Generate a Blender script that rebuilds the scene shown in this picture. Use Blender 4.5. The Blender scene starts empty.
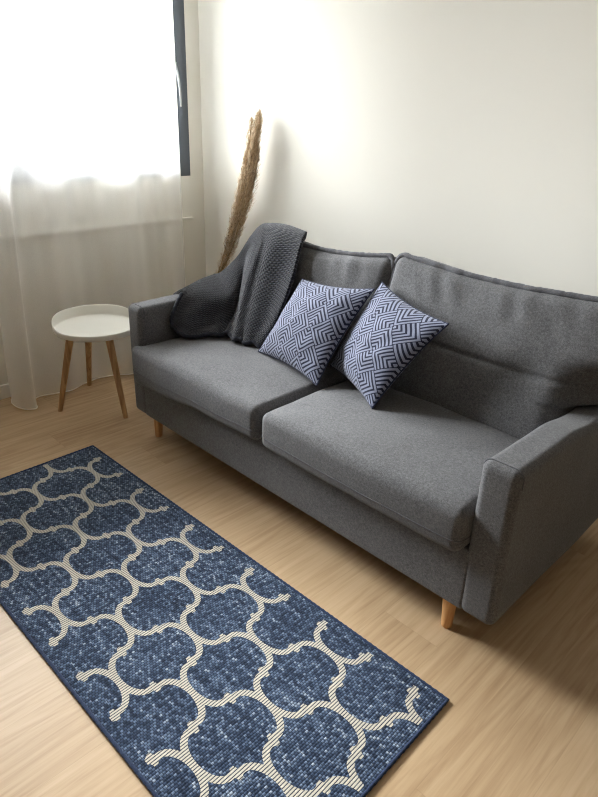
import bpy, math, random
import numpy as np
from mathutils import Vector, Matrix, noise

random.seed(7)
scn = bpy.context.scene
COL = scn.collection

# ------------------------------------------------------------------ helpers
class MB:
    """collects vertices and faces, then links them as one mesh object"""
    def __init__(s): s.v = []; s.f = []
    def add(s, v, f):
        o = len(s.v); s.v += [tuple(p) for p in v]; s.f += [tuple(i + o for i in q) for q in f]; return s
    def box(s, a, b):
        x0, y0, z0 = a; x1, y1, z1 = b
        v = [(x0,y0,z0),(x1,y0,z0),(x1,y1,z0),(x0,y1,z0),(x0,y0,z1),(x1,y0,z1),(x1,y1,z1),(x0,y1,z1)]
        return s.add(v, [(0,3,2,1),(4,5,6,7),(0,1,5,4),(1,2,6,5),(2,3,7,6),(3,0,4,7)])
    def tube(s, pts, rad, seg=10, cap=True, closed=False, squash=None):
        pts = [Vector(p) for p in pts]; n = len(pts)
        if not hasattr(rad, '__len__'): rad = [rad] * n
        v = []; prev = None
        for i, p in enumerate(pts):
            if closed: t = pts[(i+1) % n] - pts[i-1]
            else: t = pts[min(i+1, n-1)] - pts[max(i-1, 0)]
            t.normalize()
            if prev is None:
                ref = Vector((0,0,1)) if abs(t.z) < .9 else Vector((1,0,0))
                a = t.cross(ref).normalized()
            else:
                a = (prev - t * prev.dot(t)).normalized()
            prev = a; b = t.cross(a)
            for k in range(seg):
                w = 2*math.pi*k/seg
                v.append(p + (a*math.cos(w) + b*math.sin(w)) * rad[i])
        f = []
        for i in range(n if closed else n-1):
            j = (i+1) % n
            for k in range(seg):
                f.append((i*seg+k, i*seg+(k+1)%seg, j*seg+(k+1)%seg, j*seg+k))
        if cap and not closed:
            f.append(tuple(range(seg-1, -1, -1))); f.append(tuple((n-1)*seg+k for k in range(seg)))
        return s.add(v, f)
    def lathe(s, prof, c=(0,0,0), seg=48):
        v = []; n = len(prof)
        for r, z in prof:
            for k in range(seg):
                w = 2*math.pi*k/seg; v.append((c[0]+r*math.cos(w), c[1]+r*math.sin(w), c[2]+z))
        f = []
        for i in range(n-1):
            for k in range(seg):
                f.append((i*seg+k, i*seg+(k+1)%seg, (i+1)*seg+(k+1)%seg, (i+1)*seg+k))
        f.append(tuple(range(seg-1,-1,-1))); f.append(tuple((n-1)*seg+k for k in range(seg)))
        return s.add(v, f)
    def build(s, name, mat=None, parent=None, smooth=True, sharp=None):
        me = bpy.data.meshes.new(name); me.from_pydata(s.v, [], s.f); me.validate()
        o = bpy.data.objects.new(name, me); COL.objects.link(o)
        if mat: me.materials.append(mat)
        if smooth:
            me.polygons.foreach_set('use_smooth', [True]*len(me.polygons))
            if sharp: me.set_sharp_from_angle(angle=math.radians(sharp))
        if parent: o.parent = parent
        return o

def axis(h, r, n):
    """positions along one axis of a rounded box, dense in the rounded ends"""
    k = 5
    end = [h - r + r*math.tan(math.radians(45*i/k)) for i in range(k+1)]
    mid = [-(h-r) + 2*(h-r)*i/n for i in range(1, n)]
    return [-e for e in reversed(end)] + mid + end

def rbox(size, r, n=(12,12,6), deform=None):
    """rounded box centred at 0 as one closed grid; deform maps each point"""
    h = [x/2 for x in size]; A = [axis(h[i], r, n[i]) for i in range(3)]
    verts = []; idx = {}; faces = []
    def put(p):
        key = tuple(round(c, 6) for c in p)
        if key in idx: return idx[key]
        q = Vector([max(-(h[i]-r), min(h[i]-r, p[i])) for i in range(3)])
        d = Vector(p) - q
        if d.length > 1e-9: q = q + d.normalized()*r
        if deform: q = deform(q)
        idx[key] = len(verts); verts.append(tuple(q)); return idx[key]
    for ax in range(3):
        a, b = (ax+1) % 3, (ax+2) % 3
        for sg in (-1, 1):
            for i in range(len(A[a])-1):
                for j in range(len(A[b])-1):
                    q = []
                    for (ii, jj) in ((i,j),(i+1,j),(i+1,j+1),(i,j+1)):
                        p = [0,0,0]; p[ax] = sg*h[ax]; p[a] = A[a][ii]; p[b] = A[b][jj]; q.append(put(p))
                    if sg < 0: q.reverse()
                    faces.append(tuple(q))
    return verts, faces

def empty(name, loc=(0,0,0), rz=0):
    o = bpy.data.objects.new(name, None); COL.objects.link(o)
    o.location = loc; o.rotation_euler = (0,0,rz); o.empty_display_size = .1
    return o
def tag(o, label, cat, group=None, kind=None):
    o['label'] = label; o['category'] = cat
    if group: o['group'] = group
    if kind: o['kind'] = kind
    return o
def struct(o):
    o['kind'] = 'structure'; return o

def smooth(t):
    t = max(0., min(1., t)); return t*t*(3-2*t)
def cr(P, t):
    """Catmull-Rom through the list P, t from 0 to len(P)-1"""
    n = len(P); i = min(int(t), n-2); f = t - i
    p0 = P[max(i-1,0)]; p1 = P[i]; p2 = P[i+1]; p3 = P[min(i+2,n-1)]
    return .5*((2*p1) + (p2-p0)*f + (2*p0-5*p1+4*p2-p3)*f*f + (3*p1-p0-3*p2+p3)*f*f*f)

# ------------------------------------------------------------------ materials
class NT:
    def __init__(s, name):
        s.m = bpy.data.materials.new(name); s.m.use_nodes = True
        s.t = s.m.node_tree; s.t.nodes.clear()
        s.out = s.t.nodes.new('ShaderNodeOutputMaterial')
    def n(s, typ, **kw):
        nd = s.t.nodes.new(typ)
        for k, v in kw.items():
            if k.startswith('i_'):
                key = k[2:]; key = int(key) if key.isdigit() else key.replace('_', ' ')
                if hasattr(v, 'is_linked') or hasattr(v, 'links'): s.t.links.new(v, nd.inputs[key])
                else: nd.inputs[key].default_value = v
            else: setattr(nd, k, v)
        return nd
    def l(s, a, b): s.t.links.new(a, b)
    def math(s, op, a, b=None, c=None):
        nd = s.t.nodes.new('ShaderNodeMath'); nd.operation = op
        for i, x in enumerate((a, b, c)):
            if x is None: continue
            if isinstance(x, (int, float)): nd.inputs[i].default_value = x
            else: s.t.links.new(x, nd.inputs[i])
        return nd.outputs[0]
    def mix(s, fac, a, b):
        nd = s.t.nodes.new('ShaderNodeMix'); nd.data_type = 'RGBA'
        for i, x in ((0, fac), (6, a), (7, b)):
            if isinstance(x, (int, float)): nd.inputs[i].default_value = x
            elif isinstance(x, tuple): nd.inputs[i].default_value = (*x, 1) if len(x) == 3 else x
            else: s.t.links.new(x, nd.inputs[i])
        return nd.outputs[2]
    def ramp(s, fac, stops):
        nd = s.t.nodes.new('ShaderNodeValToRGB'); e = nd.color_ramp.elements
        while len(e) < len(stops): e.new(.5)
        for el, (p, c) in zip(e, stops):
            el.position = p; el.color = (*c, 1) if len(c) == 3 else c
        s.t.links.new(fac, nd.inputs[0]); return nd.outputs[0]
    def obj(s): return s.n('ShaderNodeTexCoord').outputs['Object']
    def bump(s, h, strength=.3, dist=.002):
        nd = s.n('ShaderNodeBump'); nd.inputs['Strength'].default_value = strength
        nd.inputs['Distance'].default_value = dist; s.l(h, nd.inputs['Height']); return nd.outputs[0]
    def bsdf(s, col, rough=.6, normal=None, spec=.3, sheen=0., metal=0.):
        b = s.n('ShaderNodeBsdfPrincipled')
        if isinstance(col, tuple): b.inputs['Base Color'].default_value = (*col, 1)
        else: s.l(col, b.inputs['Base Color'])
        b.inputs['Roughness'].default_value = rough
        b.inputs['Specular IOR Level'].default_value = spec
        b.inputs['Sheen Weight'].default_value = sheen
        b.inputs['Metallic'].default_value = metal
        if normal is not None: s.l(normal, b.inputs['Normal'])
        s.l(b.outputs[0], s.out.inputs[0]); return b

def srgb(r, g, b):
    f = lambda c: ((c/255+.055)/1.055)**2.4 if c/255 > .04045 else c/255/12.92
    return (f(r), f(g), f(b))

def m_plain(name, col, rough=.6, spec=.3, metal=0., bump=0.):
    n = NT(name); nrm = None
    if bump:
        t = n.n('ShaderNodeTexNoise', i_Vector=n.obj(), i_Scale=220., i_Detail=3.)
        nrm = n.bump(t.outputs[0], bump, .001)
    n.bsdf(col, rough, nrm, spec, 0, metal); return n.m

def m_wall(name, col):
    n = NT(name); o = n.obj()
    t = n.n('ShaderNodeTexNoise', i_Vector=o, i_Scale=2.2, i_Detail=3.)
    c = n.mix(t.outputs[0], tuple(x*.97 for x in col), col)
    g = n.n('ShaderNodeTexNoise', i_Vector=o, i_Scale=160., i_Detail=2.)
    n.bsdf(c, .85, n.bump(g.outputs[0], .08, .001), .2); return n.m

def m_fabric(name, col, scale=420., contrast=.25, bump=.35, sheen=.15):
    n = NT(name); o = n.obj()
    a = n.n('ShaderNodeTexNoise', i_Vector=o, i_Scale=scale, i_Detail=2., i_Roughness=.7)
    b = n.n('ShaderNodeTexNoise', i_Vector=o, i_Scale=9., i_Detail=4.)
    d = n.n('ShaderNodeTexNoise', i_Vector=o, i_Scale=scale*.33, i_Detail=3., i_Roughness=.8)
    s = n.math('ADD', n.math('MULTIPLY', a.outputs[0], .45), n.math('MULTIPLY', d.outputs[0], .45))
    s = n.math('ADD', s, n.math('MULTIPLY', b.outputs[0], .1))
    c = n.ramp(s, [(.38, tuple(x*(1-contrast) for x in col)), (.5, col), (.62, tuple(x*(1+contrast*1.3) for x in col))])
    h = n.math('ADD', a.outputs[0], d.outputs[0])
    n.bsdf(c, .95, n.bump(h, bump, .0012), .12, sheen); return n.m

def m_wood(name, c1, c2, ax=2, scale=14.):
    n = NT(name)
    sc = [scale*2.2]*3; sc[ax] = scale*.12
    mp = n.n('ShaderNodeMapping', i_Vector=n.obj(), i_Scale=tuple(sc))
    t = n.n('ShaderNodeTexNoise', i_Vector=mp.outputs[0], i_Scale=2., i_Detail=5., i_Distortion=.6)
    c = n.ramp(t.outputs[0], [(.35, c2), (.62, c1)])
    n.bsdf(c, .5, n.bump(t.outputs[0], .12, .001), .3); return n.m

def m_floor():
    n = NT('pale_oak_planks'); o = n.obj()
    sp = n.n('ShaderNodeSeparateXYZ', i_Vector=o)
    PW, PL = .192, 1.29
    xs = n.math('DIVIDE', n.math('ADD', sp.outputs[0], 10*PW - 1.46 + 8*PW), PW)
    row = n.math('FLOOR', xs); fx = n.math('FRACT', xs)
    off = n.n('ShaderNodeTexWhiteNoise', noise_dimensions='1D'); n.l(row, off.inputs['W'])
    ys = n.math('ADD', n.math('DIVIDE', sp.outputs[1], PL), n.math('MULTIPLY', off.outputs[0], 5.))
    cy = n.math('FLOOR', ys); fy = n.math('FRACT', ys)
    idv = n.n('ShaderNodeCombineXYZ', i_X=row, i_Y=cy)
    rnd = n.n('ShaderNodeTexWhiteNoise', noise_dimensions='2D', i_Vector=idv.outputs[0])
    # grain
    gx = n.math('ADD', n.math('MULTIPLY', sp.outputs[0], 1.), n.math('MULTIPLY', rnd.outputs[0], 7.))
    gv = n.n('ShaderNodeCombineXYZ', i_X=n.math('MULTIPLY', gx, 62.), i_Y=n.math('MULTIPLY', sp.outputs[1], 2.6), i_Z=n.math('MULTIPLY', rnd.outputs[0], 30.))
    g1 = n.n('ShaderNodeTexNoise', i_Vector=gv.outputs[0], i_Scale=1., i_Detail=5., i_Distortion=.7, i_Roughness=.62)
    gv2 = n.n('ShaderNodeCombineXYZ', i_X=n.math('MULTIPLY', gx, 7.), i_Y=n.math('MULTIPLY', sp.outputs[1], .9), i_Z=n.math('MULTIPLY', rnd.outputs[0], 30.))
    g2 = n.n('ShaderNodeTexNoise', i_Vector=gv2.outputs[0], i_Scale=1., i_Detail=2., i_Distortion=.4)
    rings = n.math('FRACT', n.math('MULTIPLY', g2.outputs[0], 11.))
    rings = n.math('SUBTRACT', 1., n.math('ABSOLUTE', n.math('SUBTRACT', n.math('MULTIPLY', rings, 2.), 1.)))
    s = n.math('ADD', n.math('MULTIPLY', n.math('SUBTRACT', g1.outputs[0], .05), .68), n.math('MULTIPLY', rings, .10))
    s = n.math('ADD', s, n.math('MULTIPLY', rnd.outputs[0], .16))
    c = n.ramp(s, [(.24, srgb(172,143,109)), (.46, srgb(193,165,130)), (.70, srgb(206,179,145))])
    seam = n.math('MINIMUM', n.math('MULTIPLY', n.math('MINIMUM', fx, n.math('SUBTRACT', 1., fx)), PW),
                  n.math('MULTIPLY', n.math('MINIMUM', fy, n.math('SUBTRACT', 1., fy)), PL))
    line = n.math('LESS_THAN', seam, .0011)
    c = n.mix(n.math('MULTIPLY', line, .12), c, srgb(110,84,56))
    n.bsdf(c, .42, n.bump(g1.outputs[0], .06, .001), .3)
    return n.m

def m_rug():
    n = NT('blue_trellis_weave'); sp = n.n('ShaderNodeSeparateXYZ', i_Vector=n.obj())
    u, v = sp.outputs[0], sp.outputs[1]
    at = n.n('ShaderNodeAttribute', attribute_name='band_distance')
    PU, PV = .0074, .0090
    us = n.math('DIVIDE', u, PU); row = n.math('FLOOR', us); fu = n.math('FRACT', us)
    vs = n.math('ADD', n.math('DIVIDE', v, PV), n.math('MULTIPLY', n.math('MODULO', row, 2.), .5))
    cell = n.n('ShaderNodeCombineXYZ', i_X=row, i_Y=n.math('FLOOR', vs)); fv = n.math('FRACT', vs)
    rnd = n.n('ShaderNodeTexWhiteNoise', noise_dimensions='2D', i_Vector=cell.outputs[0])
    # long streaks in the yarn
    st = n.n('ShaderNodeCombineXYZ', i_X=n.math('MULTIPLY', u, 5.), i_Y=n.math('MULTIPLY', v, 95.))
    sn = n.n('ShaderNodeTexNoise', i_Vector=st.outputs[0], i_Scale=1., i_Detail=2.)
    big = n.n('ShaderNodeTexNoise', i_Vector=n.obj(), i_Scale=3.5, i_Detail=2.)
    lum = n.math('ADD', n.math('MULTIPLY', rnd.outputs[0], .50), n.math('MULTIPLY', sn.outputs[0], .80))
    lum = n.math('ADD', lum, n.math('MULTIPLY', n.math('SUBTRACT', big.outputs[0], .5), .35))
    blue = n.ramp(lum, [(.32, srgb(36,46,64)), (.60, srgb(61,76,100)), (.86, srgb(106,123,148)), (1., srgb(168,180,196))])
    # knots: dark between the pebbles of yarn
    du = n.math('ABSOLUTE', n.math('SUBTRACT', fu, .5)); dv = n.math('ABSOLUTE', n.math('SUBTRACT', fv, .5))
    kn = n.math('MAXIMUM', du, dv)
    gap = n.math('GREATER_THAN', kn, .37)
    blue = n.mix(n.math('MULTIPLY', gap, .75), blue, srgb(28,35,50))
    stripe = n.math('LESS_THAN', fu, .34)
    cream = n.mix(stripe, srgb(210,204,189), srgb(66,68,76))
    mask = n.math('LESS_THAN', at.outputs['Fac'], .0090)
    c = n.mix(mask, blue, cream)
    h = n.math('SUBTRACT', .5, n.math('ADD', n.math('MULTIPLY', du, n.math('SUBTRACT', 1.6, mask)), n.math('MULTIPLY', dv, n.math('SUBTRACT', 1., mask))))
    n.bsdf(c, .9, n.bump(h, .5, .003), .1, .1)
    return n.m

def m_pillow():
    """light maze lines woven on navy: nested right angles in a chequer turned by 45 degrees"""
    n = NT('navy_maze_fabric'); uv = n.n('ShaderNodeUVMap')
    mp = n.n('ShaderNodeMapping', i_Vector=uv.outputs[0], i_Rotation=(0,0,math.radians(45)), i_Scale=(1,1,1))
    wob = n.n('ShaderNodeTexNoise', i_Vector=uv.outputs[0], i_Scale=9., i_Detail=1.)
    sp = n.n('ShaderNodeSeparateXYZ', i_Vector=mp.outputs[0])
    C = .086
    x = n.math('DIVIDE', n.math('ADD', sp.outputs[0], 2.), C); y = n.math('DIVIDE', n.math('ADD', sp.outputs[1], 2.), C)
    ix, iy = n.math('FLOOR', x), n.math('FLOOR', y); fx, fy = n.math('FRACT', x), n.math('FRACT', y)
    # the corner of the nested angles turns from cell to cell like a pinwheel
    par = n.math('MODULO', iy, 2.)
    par2 = n.math('MODULO', n.math('ADD', ix, 1.), 2.)
    gx = n.math('ABSOLUTE', n.math('SUBTRACT', fx, par)); gy = n.math('ABSOLUTE', n.math('SUBTRACT', fy, par2))
    m = n.math('MAXIMUM', gx, gy)
    lines = n.math('FRACT', n.math('ADD', n.math('MULTIPLY', m, 6.), 0.0))
    on = n.math('LESS_THAN', n.math('ABSOLUTE', n.math('SUBTRACT', lines, .5)), .27)
    th = n.n('ShaderNodeTexNoise', i_Vector=uv.outputs[0], i_Scale=700., i_Detail=2.)
    light = n.ramp(th.outputs[0], [(.35, srgb(114,119,139)), (.65, srgb(148,153,173))])
    dark = n.ramp(th.outputs[0], [(.35, srgb(26,29,44)), (.65, srgb(46,50,70))])
    c = n.mix(on, dark, light)
    h = n.math('ADD', on, th.outputs[0])
    n.bsdf(c, .92, n.bump(h, .3, .0015), .12, .15)
    return n.m

def m_throw():
    n = NT('charcoal_knit'); uv = n.n('ShaderNodeUVMap'); sp = n.n('ShaderNodeSeparateXYZ', i_Vector=uv.outputs[0])
    P = .0115
    r = n.math('DIVIDE', sp.outputs[1], P*.75); row = n.math('FLOOR', r)
    q = n.math('ADD', n.math('DIVIDE', sp.outputs[0], P*1.25), n.math('MULTIPLY', n.math('MODULO', row, 2.), .5))
    a = n.math('ABSOLUTE', n.math('SUBTRACT', n.math('FRACT', r), .5)); b = n.math('ABSOLUTE', n.math('SUBTRACT', n.math('FRACT', q), .5))
    d = n.math('SQRT', n.math('ADD', n.math('MULTIPLY', a, a), n.math('MULTIPLY', b, b)))
    puff = n.math('SUBTRACT', 1., n.math('MULTIPLY', d, 1.6))
    t = n.n('ShaderNodeTexNoise', i_Vector=uv.outputs[0], i_Scale=300., i_Detail=2.)
    s = n.math('ADD', n.math('MULTIPLY', puff, .6), n.math('MULTIPLY', t.outputs[0], .4))
    c = n.ramp(s, [(.25, srgb(17,18,23)), (.55, srgb(45,47,56)), (.85, srgb(76,80,92))])
    n.bsdf(c, .95, n.bump(s, .9, .008), .1, .25)
    return n.m

def m_curtain():
    n = NT('white_voile'); o = n.obj()
    t = n.n('ShaderNodeTexNoise', i_Vector=o, i_Scale=300., i_Detail=2.)
    d = n.n('ShaderNodeBsdfDiffuse', i_Color=(.95,.945,.93,1))
    tl = n.n('ShaderNodeBsdfTranslucent', i_Color=(.95,.945,.93,1))
    tr = n.n('ShaderNodeBsdfTransparent', i_Color=(1,1,1,1))
    m1 = n.n('ShaderNodeMixShader', i_0=.50, i_1=d.outputs[0], i_2=tl.outputs[0])
    lw = n.n('ShaderNodeLayerWeight', i_Blend=.35)
    f = n.math('MULTIPLY_ADD', lw.outputs['Facing'], .30, n.math('MULTIPLY_ADD', t.outputs[0], .1, .43))
    m2 = n.n('ShaderNodeMixShader', i_0=f, i_1=tr.outputs[0], i_2=m1.outputs[0])
    n.l(m2.outputs[0], n.out.inputs[0]); return n.m

def m_glass():
    n = NT('window_glass')
    tr = n.n('ShaderNodeBsdfTransparent', i_Color=(.97,.98,.98,1)); g = n.n('ShaderNodeBsdfGlossy', i_Roughness=.02)
    fr = n.n('ShaderNodeFresnel', i_IOR=1.45)
    m = n.n('ShaderNodeMixShader', i_0=fr.outputs[0], i_1=tr.outputs[0], i_2=g.outputs[0])
    n.l(m.outputs[0], n.out.inputs[0]); return n.m

def m_plume():
    n = NT('dry_pampas'); o = n.obj()
    t = n.n('ShaderNodeTexNoise', i_Vector=o, i_Scale=60., i_Detail=3.)
    c = n.ramp(t.outputs[0], [(.3, srgb(178,156,128)), (.55, srgb(210,190,160)), (.75, srgb(232,216,190))])
    n.bsdf(c, .9, None, .1, .2); return n.m

WALL = m_wall('warm_white_paint', srgb(228,225,216))
FARWALL = m_wall('bounce_cutting_dark', srgb(88,85,82))  # dark tone made up for the unseen right wall, to cut bounce light
CEIL = m_wall('ceiling_paint', srgb(228,227,224))
TRIM = m_plain('white_satin_paint', srgb(236,234,228), .45)
FLOOR = m_floor()
SOFA = m_fabric('grey_sofa_fabric', srgb(98,98,100), 420., .42)
PIPE = m_fabric('grey_sofa_piping', srgb(92,92,96))
BEECH = m_wood('light_beech', srgb(226,178,124), srgb(202,150,98))
OAK = m_wood('table_oak', srgb(206,168,124), srgb(170,130,90))
TRAY = m_plain('white_lacquer', srgb(238,236,228), .35)
DARKMET = m_plain('anthracite_aluminium', srgb(84,90,98), .45, .4)
STEEL = m_plain('satin_steel', srgb(150,152,154), .5, .3, 0.)
RUG = m_rug(); RUGEDGE = m_fabric('navy_binding', srgb(48,60,86), 500., .4)
PILLOW = m_pillow(); THROW = m_throw(); THROWEDGE = m_fabric('charcoal_border', srgb(44,46,55), 300., .4); VOILE = m_curtain(); GLASS = m_glass(); PLUME = m_plume()
HEM = m_plain('white_hem', srgb(240,238,232), .8)
STEM = m_plain('straw_stem', srgb(176,148,104), .8)

# ------------------------------------------------------------------ the room
RX, RY, RZ = 7.2, -4.6, 2.5
T = .12
WY0, WY1, WZ0, WZ1 = -2.05, -.091, 1.0135, 2.16       # window opening in the left wall
struct(MB().box((-T, RY-T, -.1), (RX+T, T, 0)).build('floor', FLOOR, smooth=False))
struct(MB().box((-T, RY-T, RZ), (RX+T, T, RZ+.1)).build('ceiling', CEIL, smooth=False))
struct(MB().box((-T, 0, 0), (RX+T, T, RZ)).build('wall_back', WALL, smooth=False))
struct(MB().box((RX, RY, 0), (RX+T, 0, RZ)).build('wall_right', FARWALL, smooth=False))
struct(MB().box((-T, RY-T, 0), (RX+T, RY, RZ)).build('wall_front', WALL, smooth=False))
w = MB()
w.box((-T, RY, 0), (0, 0, WZ0)).box((-T, RY, WZ1), (0, 0, RZ)).box((-T, RY, WZ0), (0, WY0, WZ1)).box((-T, WY1, WZ0), (0, 0, WZ1))
struct(w.build('wall_left', WALL, smooth=False))
struct(MB().box((0, RY, 0), (.012, 0, .070)).build('baseboard_left', TRIM, smooth=False))
struct(MB().box((.012, -.012, 0), (RX, 0, .070)).build('baseboard_back', TRIM, smooth=False))
v, f = rbox((.020, 1.96, .010), .003, (2,2,2))
o = struct(MB().add(v, f).build('trim_1', TRIM)); o.location = (.0095, -.091-.98, .786)

# window: frame, sash, panes, handle
win = struct(empty('window_1', (0, 0, 0)))
def rect_frame(mb, y0, y1, z0, z1, wd, x0, x1):
    mb.box((x0, y0, z0), (x1, y1, z0+wd)).box((x0, y0, z1-wd), (x1, y1, z1))
    mb.box((x0, y0, z0+wd), (x1, y0+wd, z1-wd)).box((x0, y1-wd, z0+wd), (x1, y1, z1-wd))
a = MB(); rect_frame(a, WY0, WY1, WZ0, WZ1, .030, -.07, .004); a.build('window_frame', DARKMET, win, smooth=False)
MID = (WY0+WY1)/2
for y0, y1 in ((WY0+.030, MID-.001), (MID+.001, WY1-.030)):
    a = MB(); rect_frame(a, y0, y1, WZ0+.030, WZ1-.030, .050, -.055, .010)
    s = a.build('sash', DARKMET, win, smooth=False)
    MB().box((-.03, y0+.048, WZ0+.078), (-.024, y1-.048, WZ1-.078)).build('pane', GLASS, s, smooth=False)
a = MB()
pts = [(.010,-.170,1.556),(.034,-.180,1.556),(.046,-.184,1.540),(.051,-.178,1.508),(.053,-.172,1.46),(.052,-.168,1.41),(.049,-.166,1.362)]
a.tube(pts, [.008,.0075,.0075,.007,.0065,.006,.005], 12)
v, f = rbox((.010, .022, .05), .0045, (2,2,2)); a.add([(p[0]+.010, p[1]-.165, p[2]+1.545) for p in v], f)
a.build('window_handle', STEEL, win)

# ------------------------------------------------------------------ sheer curtain
low = [(.075,-1.272),(.13,-1.287),(.20,-1.278),(.245,-1.243),(.238,-1.214),(.175,-1.200),(.128,-1.165),(.142,-1.08),(.158,-1.00),(.12,-.90),(.104,-.81),(.125,-.72),(.169,-.647),(.15,-.56),(.11,-.48),(.105,-.40),(.13,-.33),(.11,-.232)]
top = [(.065,-1.205),(.09,-1.215),(.135,-1.205),(.168,-1.165),(.162,-1.138),(.125,-1.122),(.098,-1.10),(.105,-1.05),(.125,-.98),(.12,-.90),(.095,-.82),(.09,-.73),(.12,-.645),(.125,-.56),(.10,-.48),(.09,-.40),(.115,-.33),(.10,-.228)]
NS, NZ = 150, 40
lowv = [Vector((x,y,0)) for x, y in low]; topv = [Vector((x,y,0)) for x, y in top]
def cur_pt(s, z):
    t = s*(len(low)-1); k = smooth((z/1.7)**.9) if z > 0 else 0
    p = cr(lowv, t).lerp(cr(topv, t), k)
    rip = .004*math.sin(s*95 + z*1.1)*(.4+.6*k)
    return (p.x + rip, p.y, z)
a = MB(); vv = []; ff = []
for j in range(NZ+1):
    z = .012 + (RZ-.012)*j/NZ
    for i in range(NS+1): vv.append(cur_pt(i/NS, z))
for j in range(NZ):
    for i in range(NS):
        q = j*(NS+1)+i; ff.append((q, q+1, q+NS+2, q+NS+1))
cur = a.add(vv, ff).build('curtain', VOILE)
tag(cur, 'white sheer floor-length curtain hanging over the window behind the side table', 'curtain')
a = MB(); a.tube([cur_pt(i/NS, .014) for i in range(NS+1)], .0035, 6); a.build('hem', HEM, cur)
a = MB(); a.tube([cur_pt(1, .02+(RZ-.03)*j/60) for j in range(61)], .0022, 6); a.build('side_hem', HEM, cur)

# ------------------------------------------------------------------ rug
rb = .0205; RL, RW = 1.787, .668
A2, B2 = .1595, .1160
def lattice_segments():
    """one edge of the trellis from the cell tip (A2,0) to the lobe top (0,B2)"""
    rx, ry = .077, .043; th = math.radians(-20)
    P = [(rx*math.cos(w), B2-ry+ry*math.sin(w)) for w in np.linspace(math.pi/2, th, 16)]
    Q = [(A2-x, B2-y) for x, y in P]
    return list(zip(P[:-1], P[1:])) + list(zip(Q[:-1], Q[1:]))
pl = lattice_segments()
NU, NV = 600, 224
U, V = np.meshgrid(np.linspace(0, RL, NU), np.linspace(0, RW, NV), indexing='ij')
# cell centres where lobes (v) and tips (u) meet; u0/v0 = one vertex of the lattice
du = (U - .198) / A2; dv = (V - .106) / B2
# vertex (0,0) is a tip of the cell centred at (1,0): fold into the first quadrant of the nearest cell
cu = du - 1
iu = np.round(cu); iv = np.round(dv)
best = np.full(U.shape, 9.)
def seg_d(px, py, ax, ay, bx, by):
    ex, ey = bx-ax, by-ay; t = np.clip(((px-ax)*ex + (py-ay)*ey)/(ex*ex+ey*ey), 0, 1)
    return np.hypot(px-ax-t*ex, py-ay-t*ey)
for a_ in (-1,0,1):
    for b_ in (-1,0,1):
        ku, kv = iu+a_, iv+b_
        ok = ((ku+kv) % 2) == 0
        x = np.abs((cu-ku)*A2); y = np.abs((dv-kv)*B2)
        d = np.full(U.shape, 9.)
        for (p0, p1) in pl:
            d = np.minimum(d, seg_d(x, y, p0[0], p0[1], p1[0], p1[1]))
        # the square step where the two arcs of an edge meet
        d = np.minimum(d, np.maximum(np.abs(x-A2/2)-.0185, np.abs(y-B2/2)-.0062) + .009)
        best = np.where(ok, np.minimum(best, d), best)
# plain blue margin all round
mar = np.minimum(np.minimum(V-.026, RW-.026-V), np.minimum(U-.012, RL-.012-U))
best = np.maximum(best, .0090 - mar*.8)
zz = .0075 + .0008*np.sin(U*9)*np.sin(V*11)
verts = np.stack([U, -V, zz], -1).reshape(-1, 3)
ids = np.arange(NU*NV).reshape(NU, NV)
faces = np.stack([ids[:-1,:-1], ids[:-1,1:], ids[1:,1:], ids[1:,:-1]], -1).reshape(-1, 4)
per = list(ids[:,0]) + list(ids[-1,1:]) + list(ids[-2::-1,-1]) + list(ids[0,-2:0:-1])
base = len(verts); bot = verts[per].copy(); bot[:,2] = .0005
sidef = [(per[(i+1) % len(per)], per[i], base+i, base+(i+1) % len(per)) for i in range(len(per))]
allv = np.concatenate([verts, bot]); allf = [tuple(int(q) for q in r) for r in faces] + [tuple(int(q) for q in r) for r in sidef] + [tuple(range(base, base+len(per)))]
me = bpy.data.meshes.new('rug'); me.from_pydata(allv.tolist(), [], allf)
at = me.attributes.new('band_distance', 'FLOAT', 'POINT')
at.data.foreach_set('value', np.concatenate([best.ravel(), np.full(len(per), .05)]).astype(np.float32))
me.materials.append(RUG)
rug = bpy.data.objects.new('rug', me); COL.objects.link(rug)
rug.location = (.7486, -1.1938, 0.0003); rug.rotation_euler = (0,0,rb)
tag(rug, 'long blue flatwoven runner rug with a cream trellis pattern lying before the sofa', 'rug')
a = MB(); ring = []
for (p, q) in (((0,0),(RL,0)),((RL,0),(RL,-RW)),((RL,-RW),(0,-RW)),((0,-RW),(0,0))):
    n_ = int(math.hypot(q[0]-p[0], q[1]-p[1])/.006)
    ring += [(p[0]+(q[0]-p[0])*i/n_, p[1]+(q[1]-p[1])*i/n_, .0055) for i in range(n_)]
a.tube(ring, [.0048+.0007*math.sin(i*2.1) for i in range(len(ring))], 8, closed=True); a.build('binding', RUGEDGE, rug)

# ------------------------------------------------------------------ sofa
SX, SY = .7616, -.9834
sofa = empty('sofa', (SX, SY, 0))
tag(sofa, 'grey fabric two-seat sofa on short beech legs against the back wall', 'sofa')
W = 1.768
def nz(p, s, amp, seed=0):
    return amp*noise.noise(Vector((p[0]*s+seed, p[1]*s, p[2]*s)))
# base
def shift(c, fn=None):
    def d(q):
        p = Vector((q.x+c[0], q.y+c[1], q.z+c[2]))
        return fn(p) if fn else p
    return d
v, f = rbox((1.60, .76, .205), .012, (30,14,5), shift((W/2, .003+.38, .124+.1025)))
MB().add(v, f).build('base', SOFA, sofa)
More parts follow.
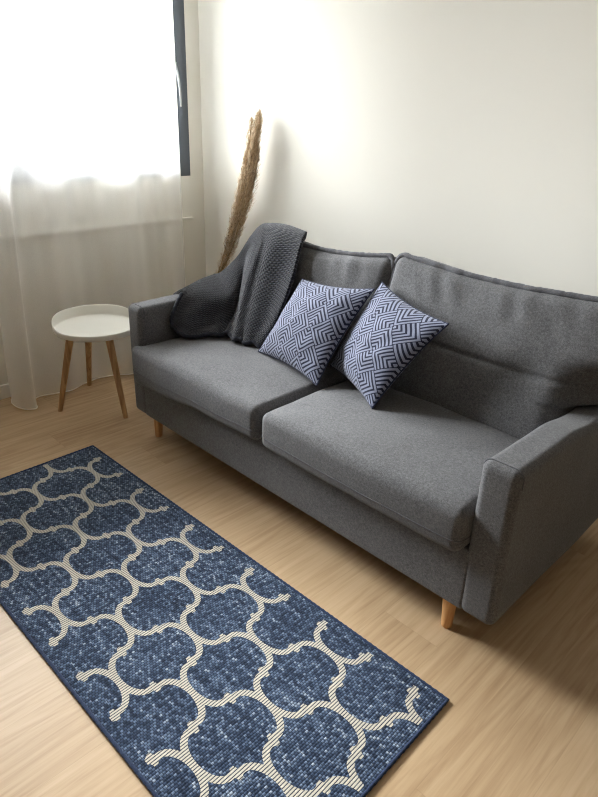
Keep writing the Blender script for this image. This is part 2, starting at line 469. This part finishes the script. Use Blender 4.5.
# arms
def make_arm(x0, x1, flare):
    def fn(p):
        t = (p.z-.123)/.49
        p.x += flare*smooth(1-t*1.6)
        p.z += (.012*max(0., min(1., p.y/.7)) if x0 < 1 else -.010 - .024*smooth((p.y-.30)/.20))*t
        p.x += nz(p, 4, .003); p.y += nz(p, 4, .003, 9)
        return p
    c = ((x0+x1)/2, .395, .123+.245)
    d = shift(c, fn)
    v, f = rbox((x1-x0, .79, .49), .024, (5,26,18), d)
    arm = MB().add(v, f).build('arm', SOFA, sofa)
    # stitched seam round the front panel, just behind the front edge
    hx, hz = (x1-x0)/2, .245; pts = []
    r = .022; yy = -.395+.024
    for z in np.linspace(hz-.05, hz-r, 6): pts.append((-hx-.0005, yy, z))
    for w in np.linspace(math.pi, math.pi/2, 8): pts.append((-hx+r+(r+.0005)*math.cos(w), yy, hz-r+(r+.0005)*math.sin(w)))
    for w in np.linspace(math.pi/2, 0, 8): pts.append((hx-r+(r+.0005)*math.cos(w), yy, hz-r+(r+.0005)*math.sin(w)))
    for z in np.linspace(hz-r, hz-.05, 6): pts.append((hx+.0005, yy, z))
    MB().tube([d(Vector(p)) for p in pts], .0022, 6).build('piping', PIPE, arm)
make_arm(0., .102, 0.)
make_arm(1.664, 1.768, 0.010)
# back frame
v, f = rbox((1.62, .15, .68), .03, (20,4,12), shift((W/2, .715, .123+.34)))
MB().add(v, f).build('back_frame', SOFA, sofa)
# seat cushions
def make_seat(x0, x1, droop, seed, z0=.322, z1=.458):
    w, dd, h = x1-x0, .60, z1-z0
    cx, cy, cz = (x0+x1)/2, -.040+dd/2, (z0+z1)/2
    def fn(q):
        u, vv_, t = q.x/(w/2), q.y/(dd/2), q.z/(h/2)
        p = Vector((q.x+cx, q.y+cy, q.z+cz))
        cu_ = max(0, 1-u*u)**.6; cv_ = max(0, 1-vv_*vv_)**.6
        if t > 0: p.z += .020*cu_*cv_*t
        p.y -= .012*cu_*max(0, -vv_)*(1-t*t*.8)
        p.x += .006*u*max(0, 1-vv_*vv_)*(1-t*t)
        p.z -= droop*smooth((.35-u)/1.35)*smooth((.3-t)/1.3)*max(0,-vv_)
        if x0 < .5 and u < -.8: p.x -= .034*smooth((-u-.8)/.2)*smooth((-p.y-.004)/.022)
        p.z += nz(p, 5, .006, seed) + nz(p, 14, .002, seed)
        return p
    v, f = rbox((w, dd, h), .028, (36,30,8), fn)
    c = MB().add(v, f).build('seat_cushion', SOFA, sofa)
    r = .028; pts = []; zz_ = -h/2+.046
    for y in np.linspace(dd/2-.1, -dd/2+r, 24): pts.append((-w/2, y, zz_))
    for k in np.linspace(math.pi, 1.5*math.pi, 8): pts.append((-w/2+r+r*math.cos(k), -dd/2+r+r*math.sin(k), zz_))
    for x in np.linspace(-w/2+r, w/2-r, 60): pts.append((x, -dd/2, zz_))
    for k in np.linspace(1.5*math.pi, 2*math.pi, 8): pts.append((w/2-r+r*math.cos(k), -dd/2+r+r*math.sin(k), zz_))
    for y in np.linspace(-dd/2+r, dd/2-.1, 24): pts.append((w/2, y, zz_))
    MB().tube([fn(Vector(p)) for p in pts], .0019, 6).build('piping', PIPE, c)
make_seat(.104, .866, .038, 3.1)
make_seat(.888, 1.664, .0, 8.7)
# back cushions
def make_back(x0, x1, ztop, seed, tufts):
    w, th, h = x1-x0, .17, ztop-.43
    cx = (x0+x1)/2; slope = math.radians(17)
    def fn(q):
        u, t = q.x/(w/2), q.z/(h/2); front = -q.y/(th/2)
        z = q.z; y = q.y
        bul = max(0, 1-abs(u)**2.6)**.7*max(0, 1-abs(t)**2.4)**.7
        if front > 0:
            y -= .030*bul*front
            g = math.exp(-((q.z-(-.012))/.0075)**2)*max(0, 1-abs(u)**8)
            y += .009*g*front
            for tx in tufts:
                y += .008*front*math.exp(-(((q.x-tx)/.05)**2+((q.z+.012)/.03)**2))
            # creases gathered below the top seam
            y += .010*front*smooth((t-.35)/.4)*noise.noise(Vector((u*8+t*1.5, t*1.6, seed)))*max(0,1-u**4)
        z += -(.024 if x0 < .5 else .012)*max(0, 1-u*u)*smooth((t-.3)/.7) + .012*u*u*smooth((t-.5)/.5)
        if x0 < .5: z -= .075*smooth((-u-.62)/.36)*smooth((t+.2)/1.)
        p = Vector((q.x, y, z))
        yy = p.y*math.cos(slope) + p.z*math.sin(slope)
        zz_ = -p.y*math.sin(slope)*.55 + p.z*math.cos(slope)*1.03
        p = Vector((p.x+cx, yy + .575, zz_ + (ztop+.43)/2 - .008))
        p.y += nz(p, 6, .006, seed); p.z += nz(p, 7, .003, seed+4)
        if x1 > 1.7 and u > 0: p.x -= .106*u*smooth((.606-p.z)/.022)
        if x1 > 1.7: p.y += .12*smooth((p.x-1.60)/.17)*smooth((.76-p.z)/.13)
        return p
    v, f = rbox((w, th, h), .038, (44,6,64), fn)
    c = MB().add(v, f).build('back_cushion', SOFA, sofa)
    # gathered welt along the top front edge and down the ends
    r = .038; pts = []; yy = -th/2+.012; 
    for z in np.linspace(-.05, h/2-r, 16): pts.append((-w/2-.001, yy+.02, z))
    for k in np.linspace(math.pi, math.pi/2, 8)[1:]: pts.append((-w/2+r+r*math.cos(k), yy+.012, h/2-r+(r+.003)*math.sin(k)))
    for x in np.linspace(-w/2+r, w/2-r, 90)[1:]: pts.append((x, yy+.010, h/2+.002))
    for k in np.linspace(math.pi/2, 0, 8)[1:]: pts.append((w/2-r+r*math.cos(k), yy+.012, h/2-r+(r+.003)*math.sin(k)))
    for z in np.linspace(h/2-r, -.05, 16)[1:]: pts.append((w/2+.001, yy+.02, z))
    P = [fn(Vector(p)) for p in pts]
    rad = [.0095*(1+.25*noise.noise(Vector((i*.55, seed, 0)))+.12*noise.noise(Vector((i*1.7, seed, 3)))) for i in range(len(P))]
    MB().tube(P, rad, 10).build('piping', PIPE, c)
make_back(.150, .920, .886, 1.3, (-.19, .19))
make_back(.932, 1.772, .900, 5.9, (-.17, .18))
# legs
for (x, y) in ((.088, .065), (1.622, .052), (.088, .70), (1.622, .70)):
    sgn = -1 if x < 1 else 1
    a = MB(); pr = []
    a.tube([(x, y, .128), (x+sgn*.002, y-.001, .06), (x+sgn*.004, y-.002, .003), (x+sgn*.004, y-.002, 0.)], [.0225,.0195,.0165,.015], 20)
    a.build('leg', BEECH, sofa, sharp=50)

# ------------------------------------------------------------------ patterned cushions
def pillow(name, BL, BR, TR, TL, tf, tb, label, rot):
    BL, BR, TR, TL = map(Vector, (BL, BR, TR, TL))
    nrm = (BR-BL).cross(TL-BL).normalized()
    if nrm.y > 0: nrm = -nrm
    N = 48; vv = []; ff = []; uvs = []
    def P(u, w, side):
        pu = u*(1-.085*(1-w*w)); pw = w*(1-.085*(1-u*u))
        a_, b_ = (pu+1)/2, (pw+1)/2
        p = BL.lerp(BR, a_).lerp(TL.lerp(TR, a_), b_)
        th = (max(0,1-u*u)*max(0,1-w*w))**.52
        th *= 1+.10*noise.noise(Vector((u*2.2+rot, w*2.2, side)))
        off = (tf if side > 0 else -tb)*th
        off += .006*noise.noise(Vector((u*4+rot, w*4, 5)))*max(0,1-max(abs(u),abs(w))**4)
        return p + nrm*off
    for side in (1, -1):
        o_ = len(vv)
        for i in range(N+1):
            for j in range(N+1):
                u = math.sin((i/N*2-1)*math.pi/2*.999)/math.sin(math.pi/2*.999); w_ = math.sin((j/N*2-1)*math.pi/2*.999)/math.sin(math.pi/2*.999)
                vv.append(P(u, w_, side)); uvs.append(((u+1)*.2, (w_+1)*.2))
        for i in range(N):
            for j in range(N):
                q = (o_+i*(N+1)+j, o_+(i+1)*(N+1)+j, o_+(i+1)*(N+1)+j+1, o_+i*(N+1)+j+1)
                ff.append(q if side > 0 else q[::-1])
    # stitch the two faces together along the rim
    M = (N+1)*(N+1); rim = [i*(N+1) for i in range(N+1)] + [N*(N+1)+j for j in range(1,N+1)] + [i*(N+1)+N for i in range(N-1,-1,-1)] + [j for j in range(N-1,0,-1)]
    merge = {M+k: k for k in rim}
    ff = [tuple(merge.get(k, k) for k in q) for q in ff]
    used = sorted({k for q in ff for k in q}); rmap = {k: i for i, k in enumerate(used)}
    vv2 = [vv[k]+Vector((SX,SY,0)) for k in used]; uv2 = [uvs[k] for k in used]; ff = [tuple(rmap[k] for k in q) for q in ff]
    c = sum(vv2, Vector())/len(vv2)
    o = MB().add([p-c for p in vv2], ff).build(name, PILLOW); o.location = c
    uvl = o.data.uv_layers.new(name='UVMap')
    for lp in o.data.loops: uvl.data[lp.index].uv = uv2[lp.vertex_index]
    # thin seam cord round the rim
    R = [vv2[rmap[k]]-c for k in rim]
    MB().tube(R, .0028, 6, closed=True).build('seam', NAVY, o)
    tag(o, label, 'cushion', 'patterned cushions on the sofa')
    return o
NAVY = m_fabric('navy_cord', srgb(44,48,68), 500.)
pillow('throw_pillow', (.507,.290,.478), (.894,.228,.478), (.945,.445,.804), (.566,.465,.760), .062, .045,
       'navy maze-patterned square cushion leaning next to the charcoal throw', 0.)
pillow('throw_pillow', (.815,.385,.488), (1.144,.232,.478), (1.308,.36,.786), (.938,.495,.819), .070, .045,
       'navy maze-patterned square cushion tilted in front of the gap between the back cushions', 4.)

# ------------------------------------------------------------------ knitted throw
H0 = [(-.020,.25,.60),(-.022,.35,.585),(-.022,.45,.585),(-.03,.55,.60),(.00,.66,.66),(.08,.71,.74),(.15,.735,.81),(.19,.74,.83),(.26,.73,.84),(.345,.70,.85)]
H1 = [(.072,.236,.644),(.034,.36,.660),(.012,.45,.664),(-.012,.52,.664),(.045,.57,.736),(.130,.575,.836),(.192,.58,.898),(.246,.585,.915),(.345,.585,.922),(.470,.58,.911)]
H2 = [(.108,.190,.612),(.108,.275,.640),(.110,.370,.652),(.100,.455,.668),(.115,.550,.752),(.240,.505,.836),(.285,.500,.852),(.315,.500,.862),(.395,.500,.868),(.507,.520,.880)]
H3 = [(.120,.152,.566),(.150,.230,.590),(.185,.320,.612),(.200,.410,.632),(.165,.500,.672),(.262,.440,.722),(.300,.432,.722),(.345,.432,.722),(.440,.435,.718),(.540,.445,.760)]
H4 = [(.126,.140,.530),(.185,.190,.532),(.225,.280,.545),(.245,.345,.560),(.225,.420,.580),(.296,.372,.600),(.330,.362,.596),(.380,.365,.594),(.465,.370,.594),(.540,.385,.640)]
H5 = [(.150,.150,.486),(.207,.171,.486),(.264,.240,.490),(.290,.268,.494),(.305,.300,.494),(.350,.285,.490),(.385,.290,.488),(.420,.300,.488),(.458,.312,.488),(.500,.325,.488)]
rows = [[Vector(p) for p in r] for r in (H0,H1,H2,H3,H4,H5)]
NSx, NTy = 110, 100
vv = []; ff = []; uv = []
for j in range(NTy+1):
    t = j/NTy*(len(rows)-1)
    for i in range(NSx+1):
        s = i/NSx*(len(H0)-1)
        p = cr([cr(r, s) for r in rows], t)
        wz = .0045*math.sin(s*4.1+t*.8)*smooth((t-1.2)/1.5)
        p = p + Vector((0, -wz, 0))
        if t > 4.3: p.z += .005*(1+math.sin(s*3.3+1))*smooth((t-4.3)/.5)
        vv.append(p); uv.append((i/NSx*.62, j/NTy*.78))
for j in range(NTy):
    for i in range(NSx):
        q = j*(NSx+1)+i; ff.append((q, q+NSx+1, q+NSx+2, q+1))
thr = MB().add(vv, ff).build('throw_blanket', THROW); thr.location = (SX, SY, 0)
uvl = thr.data.uv_layers.new(name='UVMap')
for lp in thr.data.loops: uvl.data[lp.index].uv = uv[lp.vertex_index]
so = thr.modifiers.new('thick', 'SOLIDIFY'); so.thickness = .014; so.offset = 0.
P_ = [Vector(vv[NTy*(NSx+1)+i]) for i in range(NSx+1)]; Q_ = [Vector(vv[j*(NSx+1)]) for j in range(28, NTy+1)]
edge = Q_ + P_[1:]
MB().tube(edge, [.0095*(1+.1*math.sin(i*.9)) for i in range(len(edge))], 10).build('border', THROWEDGE, thr)
tag(thr, 'charcoal knitted throw blanket draped over the left corner of the sofa', 'blanket')

# ------------------------------------------------------------------ side table
TX, TY = .462, -.974
tb = empty('side_table', (TX, TY, 0))
tag(tb, 'small round side table with white tray top and three wooden legs beside the sofa', 'table')
R_ = .189; SEG = 96; vv = []; ff = []
def rim_h(w):                                     # the rim stands high on one side and runs down to a low lip
    return .449 + .034*smooth((math.cos(w-math.radians(165))+.55)/1.35)
prof = [(0,.419,0),(.90,.419,0),(.955,.421,0),(.985,.428,0),(1.,.436,0),(1.004,-.006,1),(1.0,-.001,1),(.99,.0,1),(.978,-.001,1),(.972,-.006,1),(.962,.441,0),(.945,.436,0),(.92,.434,0),(.5,.434,0),(0,.434,0)]
for k in range(SEG):
    w = 2*math.pi*k/SEG
    for rr, zz_, top_ in prof: vv.append((R_*max(rr,.002)*math.cos(w), R_*max(rr,.002)*math.sin(w), zz_ + (rim_h(w) if top_ else 0)))
n_ = len(prof)
for k in range(SEG):
    for i in range(n_-1): ff.append((k*n_+i, ((k+1)%SEG)*n_+i, ((k+1)%SEG)*n_+i+1, k*n_+i+1))
ff.append(tuple(k*n_ for k in range(SEG-1,-1,-1))); ff.append(tuple(k*n_+n_-1 for k in range(SEG)))
MB().add(vv, ff).build('tray_top', TRAY, tb)
for (fx, fy) in ((.322,-1.14), (.590,-.939), (.129,-.885)):
    d = Vector((fx-TX, fy-TY, 0)); tp = d*.52
    a = MB(); bt = Vector((d.x, d.y, 0))
    pts = [tp.lerp(bt, k/8) + Vector((0,0,.424*(1-k/8))) for k in range(9)]
    a.tube(pts, [.0185-.0070*k/8 for k in range(9)], 18); a.build('leg', OAK, tb, sharp=60)

# ------------------------------------------------------------------ dried pampas
pam = empty('pampas_bundle', (.14, -.10, 0))
tag(pam, 'tall bundle of dried beige pampas grass leaning on the wall behind the throw', 'dried grass', None, 'thing')
rnd = random.Random(3)
base0 = Vector((.10, -.12, 0)); 
axis_pts = [Vector(p) for p in ((.10,-.13,0),(.20,-.12,.35),(.335,-.105,.62),(.435,-.095,.86),(.495,-.085,1.05),(.525,-.075,1.20),(.548,-.065,1.34))]
# head end height (along axis 0..1), sideways offsets
for k, (hx, hy, top_, lo) in enumerate(((.004,.00,1.00,.50),(-.030,-.01,.95,.42),(-.014,.015,.985,.45),(.016,.01,.96,.45),(.026,-.012,.90,.36),(-.034,.010,.87,.30),(.006,-.018,.92,.34),(-.012,.012,.84,.26),(.022,.014,.80,.24),(-.022,-.018,.78,.22),(.012,.0,.70,.18),(-.008,-.012,.64,.16))):
    def ax(t):
        p = cr(axis_pts, t*(len(axis_pts)-1))
        w_ = smooth((t-.05)/.6)
        return p + Vector((hx*w_*(1.35-t*.45), hy*w_, 0)) + Vector((.006*math.sin(t*9+k), .004*math.cos(t*8+k), 0))
    st = MB(); st.tube([ax(top_*j/24) for j in range(25)], [.0032*(1-.6*j/24) for j in range(25)], 6)
    s_o = st.build('stem', STEM, pam)
    pb = MB(); NB = 620
    for b in range(NB):
        q = rnd.random()**.9; t = lo + (top_-lo)*q
        p = ax(t); tan = (ax(min(t+.02, 1.02))-ax(t-.02)).normalized()
        e1 = tan.cross(Vector((0,1,0))).normalized(); e2 = tan.cross(e1)
        ang = rnd.random()*2*math.pi
        out = e1*math.cos(ang) + e2*math.sin(ang)
        env = min(1., .45+q*3)*(1-.72*q**4)
        L = (.030 + .03*rnd.random())*(.5+.5*env); sp_ = (.014+.020*rnd.random())*env + .003
        w0 = .0010 + .0006*rnd.random()
        side = out.cross(tan).normalized()*w0
        tip = p + tan*L + out*sp_ + Vector((rnd.uniform(-1,1), rnd.uniform(-1,1), rnd.uniform(-1.5,.3)))*.004
        midp = p + tan*L*.5 + out*sp_*.85
        o_ = len(pb.v)
        pb.v += [tuple(p-side*.6), tuple(p+side*.6), tuple(midp+side), tuple(midp-side), tuple(tip)]
        pb.f += [(o_, o_+1, o_+2, o_+3), (o_+3, o_+2, o_+4)]
    pb.build('plume', PLUME, pam)
for ch in list(pam.children): ch.matrix_parent_inverse = Matrix.Translation((-.14, .10, 0))

# ------------------------------------------------------------------ daylight
wd = bpy.data.worlds.new('overcast_sky'); scn.world = wd; wd.use_nodes = True
bg = wd.node_tree.nodes['Background']; bg.inputs[1].default_value = 46.
nt = wd.node_tree; tc = nt.nodes.new('ShaderNodeTexCoord'); sx = nt.nodes.new('ShaderNodeSeparateXYZ'); rp = nt.nodes.new('ShaderNodeValToRGB')
mr = nt.nodes.new('ShaderNodeMapRange'); mr.inputs[1].default_value = -1.; mr.inputs[2].default_value = 1.
nt.links.new(tc.outputs['Generated'], sx.inputs[0]); nt.links.new(sx.outputs[2], mr.inputs[0]); nt.links.new(mr.outputs[0], rp.inputs[0])
e = rp.color_ramp.elements; e.new(.5); e.new(.5); e.new(.6)          # street and gardens below the horizon, an overcast sky above
for el, (p_, c_) in zip(e, ((.0, (.10,.10,.095)), (.47, (.16,.16,.155)), (.53, (.44,.45,.46)), (.64, (.54,.55,.56)), (.88, (.98,.99,1.)))):
    el.position = p_; el.color = (*c_, 1)
nt.links.new(rp.outputs[0], bg.inputs[0])
for nm, y0, y1, z0, z1 in (('window_portal', WY0, WY1, WZ0, WZ1),):
    ld = bpy.data.lights.new(nm, 'AREA'); ld.shape = 'RECTANGLE'
    ld.size = z1-z0; ld.size_y = y1-y0
    ld.cycles.is_portal = True
    lo = bpy.data.objects.new(nm, ld); COL.objects.link(lo)
    lo.matrix_world = Matrix(((0,0,-1,-.10),(0,1,0,(y0+y1)/2),(1,0,0,(z0+z1)/2),(0,0,0,1)))

# ------------------------------------------------------------------ camera
cam = bpy.data.cameras.new('camera'); co = bpy.data.objects.new('camera', cam); COL.objects.link(co)
yaw, pitch, roll, F = .7734, -.4376, .0379, 614.9
fw = Vector((-math.sin(yaw)*math.cos(pitch), math.cos(yaw)*math.cos(pitch), math.sin(pitch)))
rt = Vector((math.cos(yaw), math.sin(yaw), 0)); up = rt.cross(fw)
r2 = rt*math.cos(roll) + up*math.sin(roll); u2 = -rt*math.sin(roll) + up*math.cos(roll)
M = Matrix((r2, u2, -fw)).transposed().to_4x4(); M.translation = (3.0164, -2.2385, 1.3641)
co.matrix_world = M
cam.sensor_fit = 'VERTICAL'; cam.sensor_height = 24; cam.lens = 24*F/797; cam.clip_start = .05
scn.camera = co

scn.view_settings.view_transform = 'Standard'; scn.view_settings.look = 'None'
scn.view_settings.exposure = 1.0; scn.view_settings.gamma = 1
scn.cycles.use_denoising = True
scn.cycles.max_bounces = 12; scn.cycles.diffuse_bounces = 8; scn.cycles.transparent_max_bounces = 16
scn.cycles.filter_width = 1.1
scn.cycles.denoising_prefilter = 'NONE'
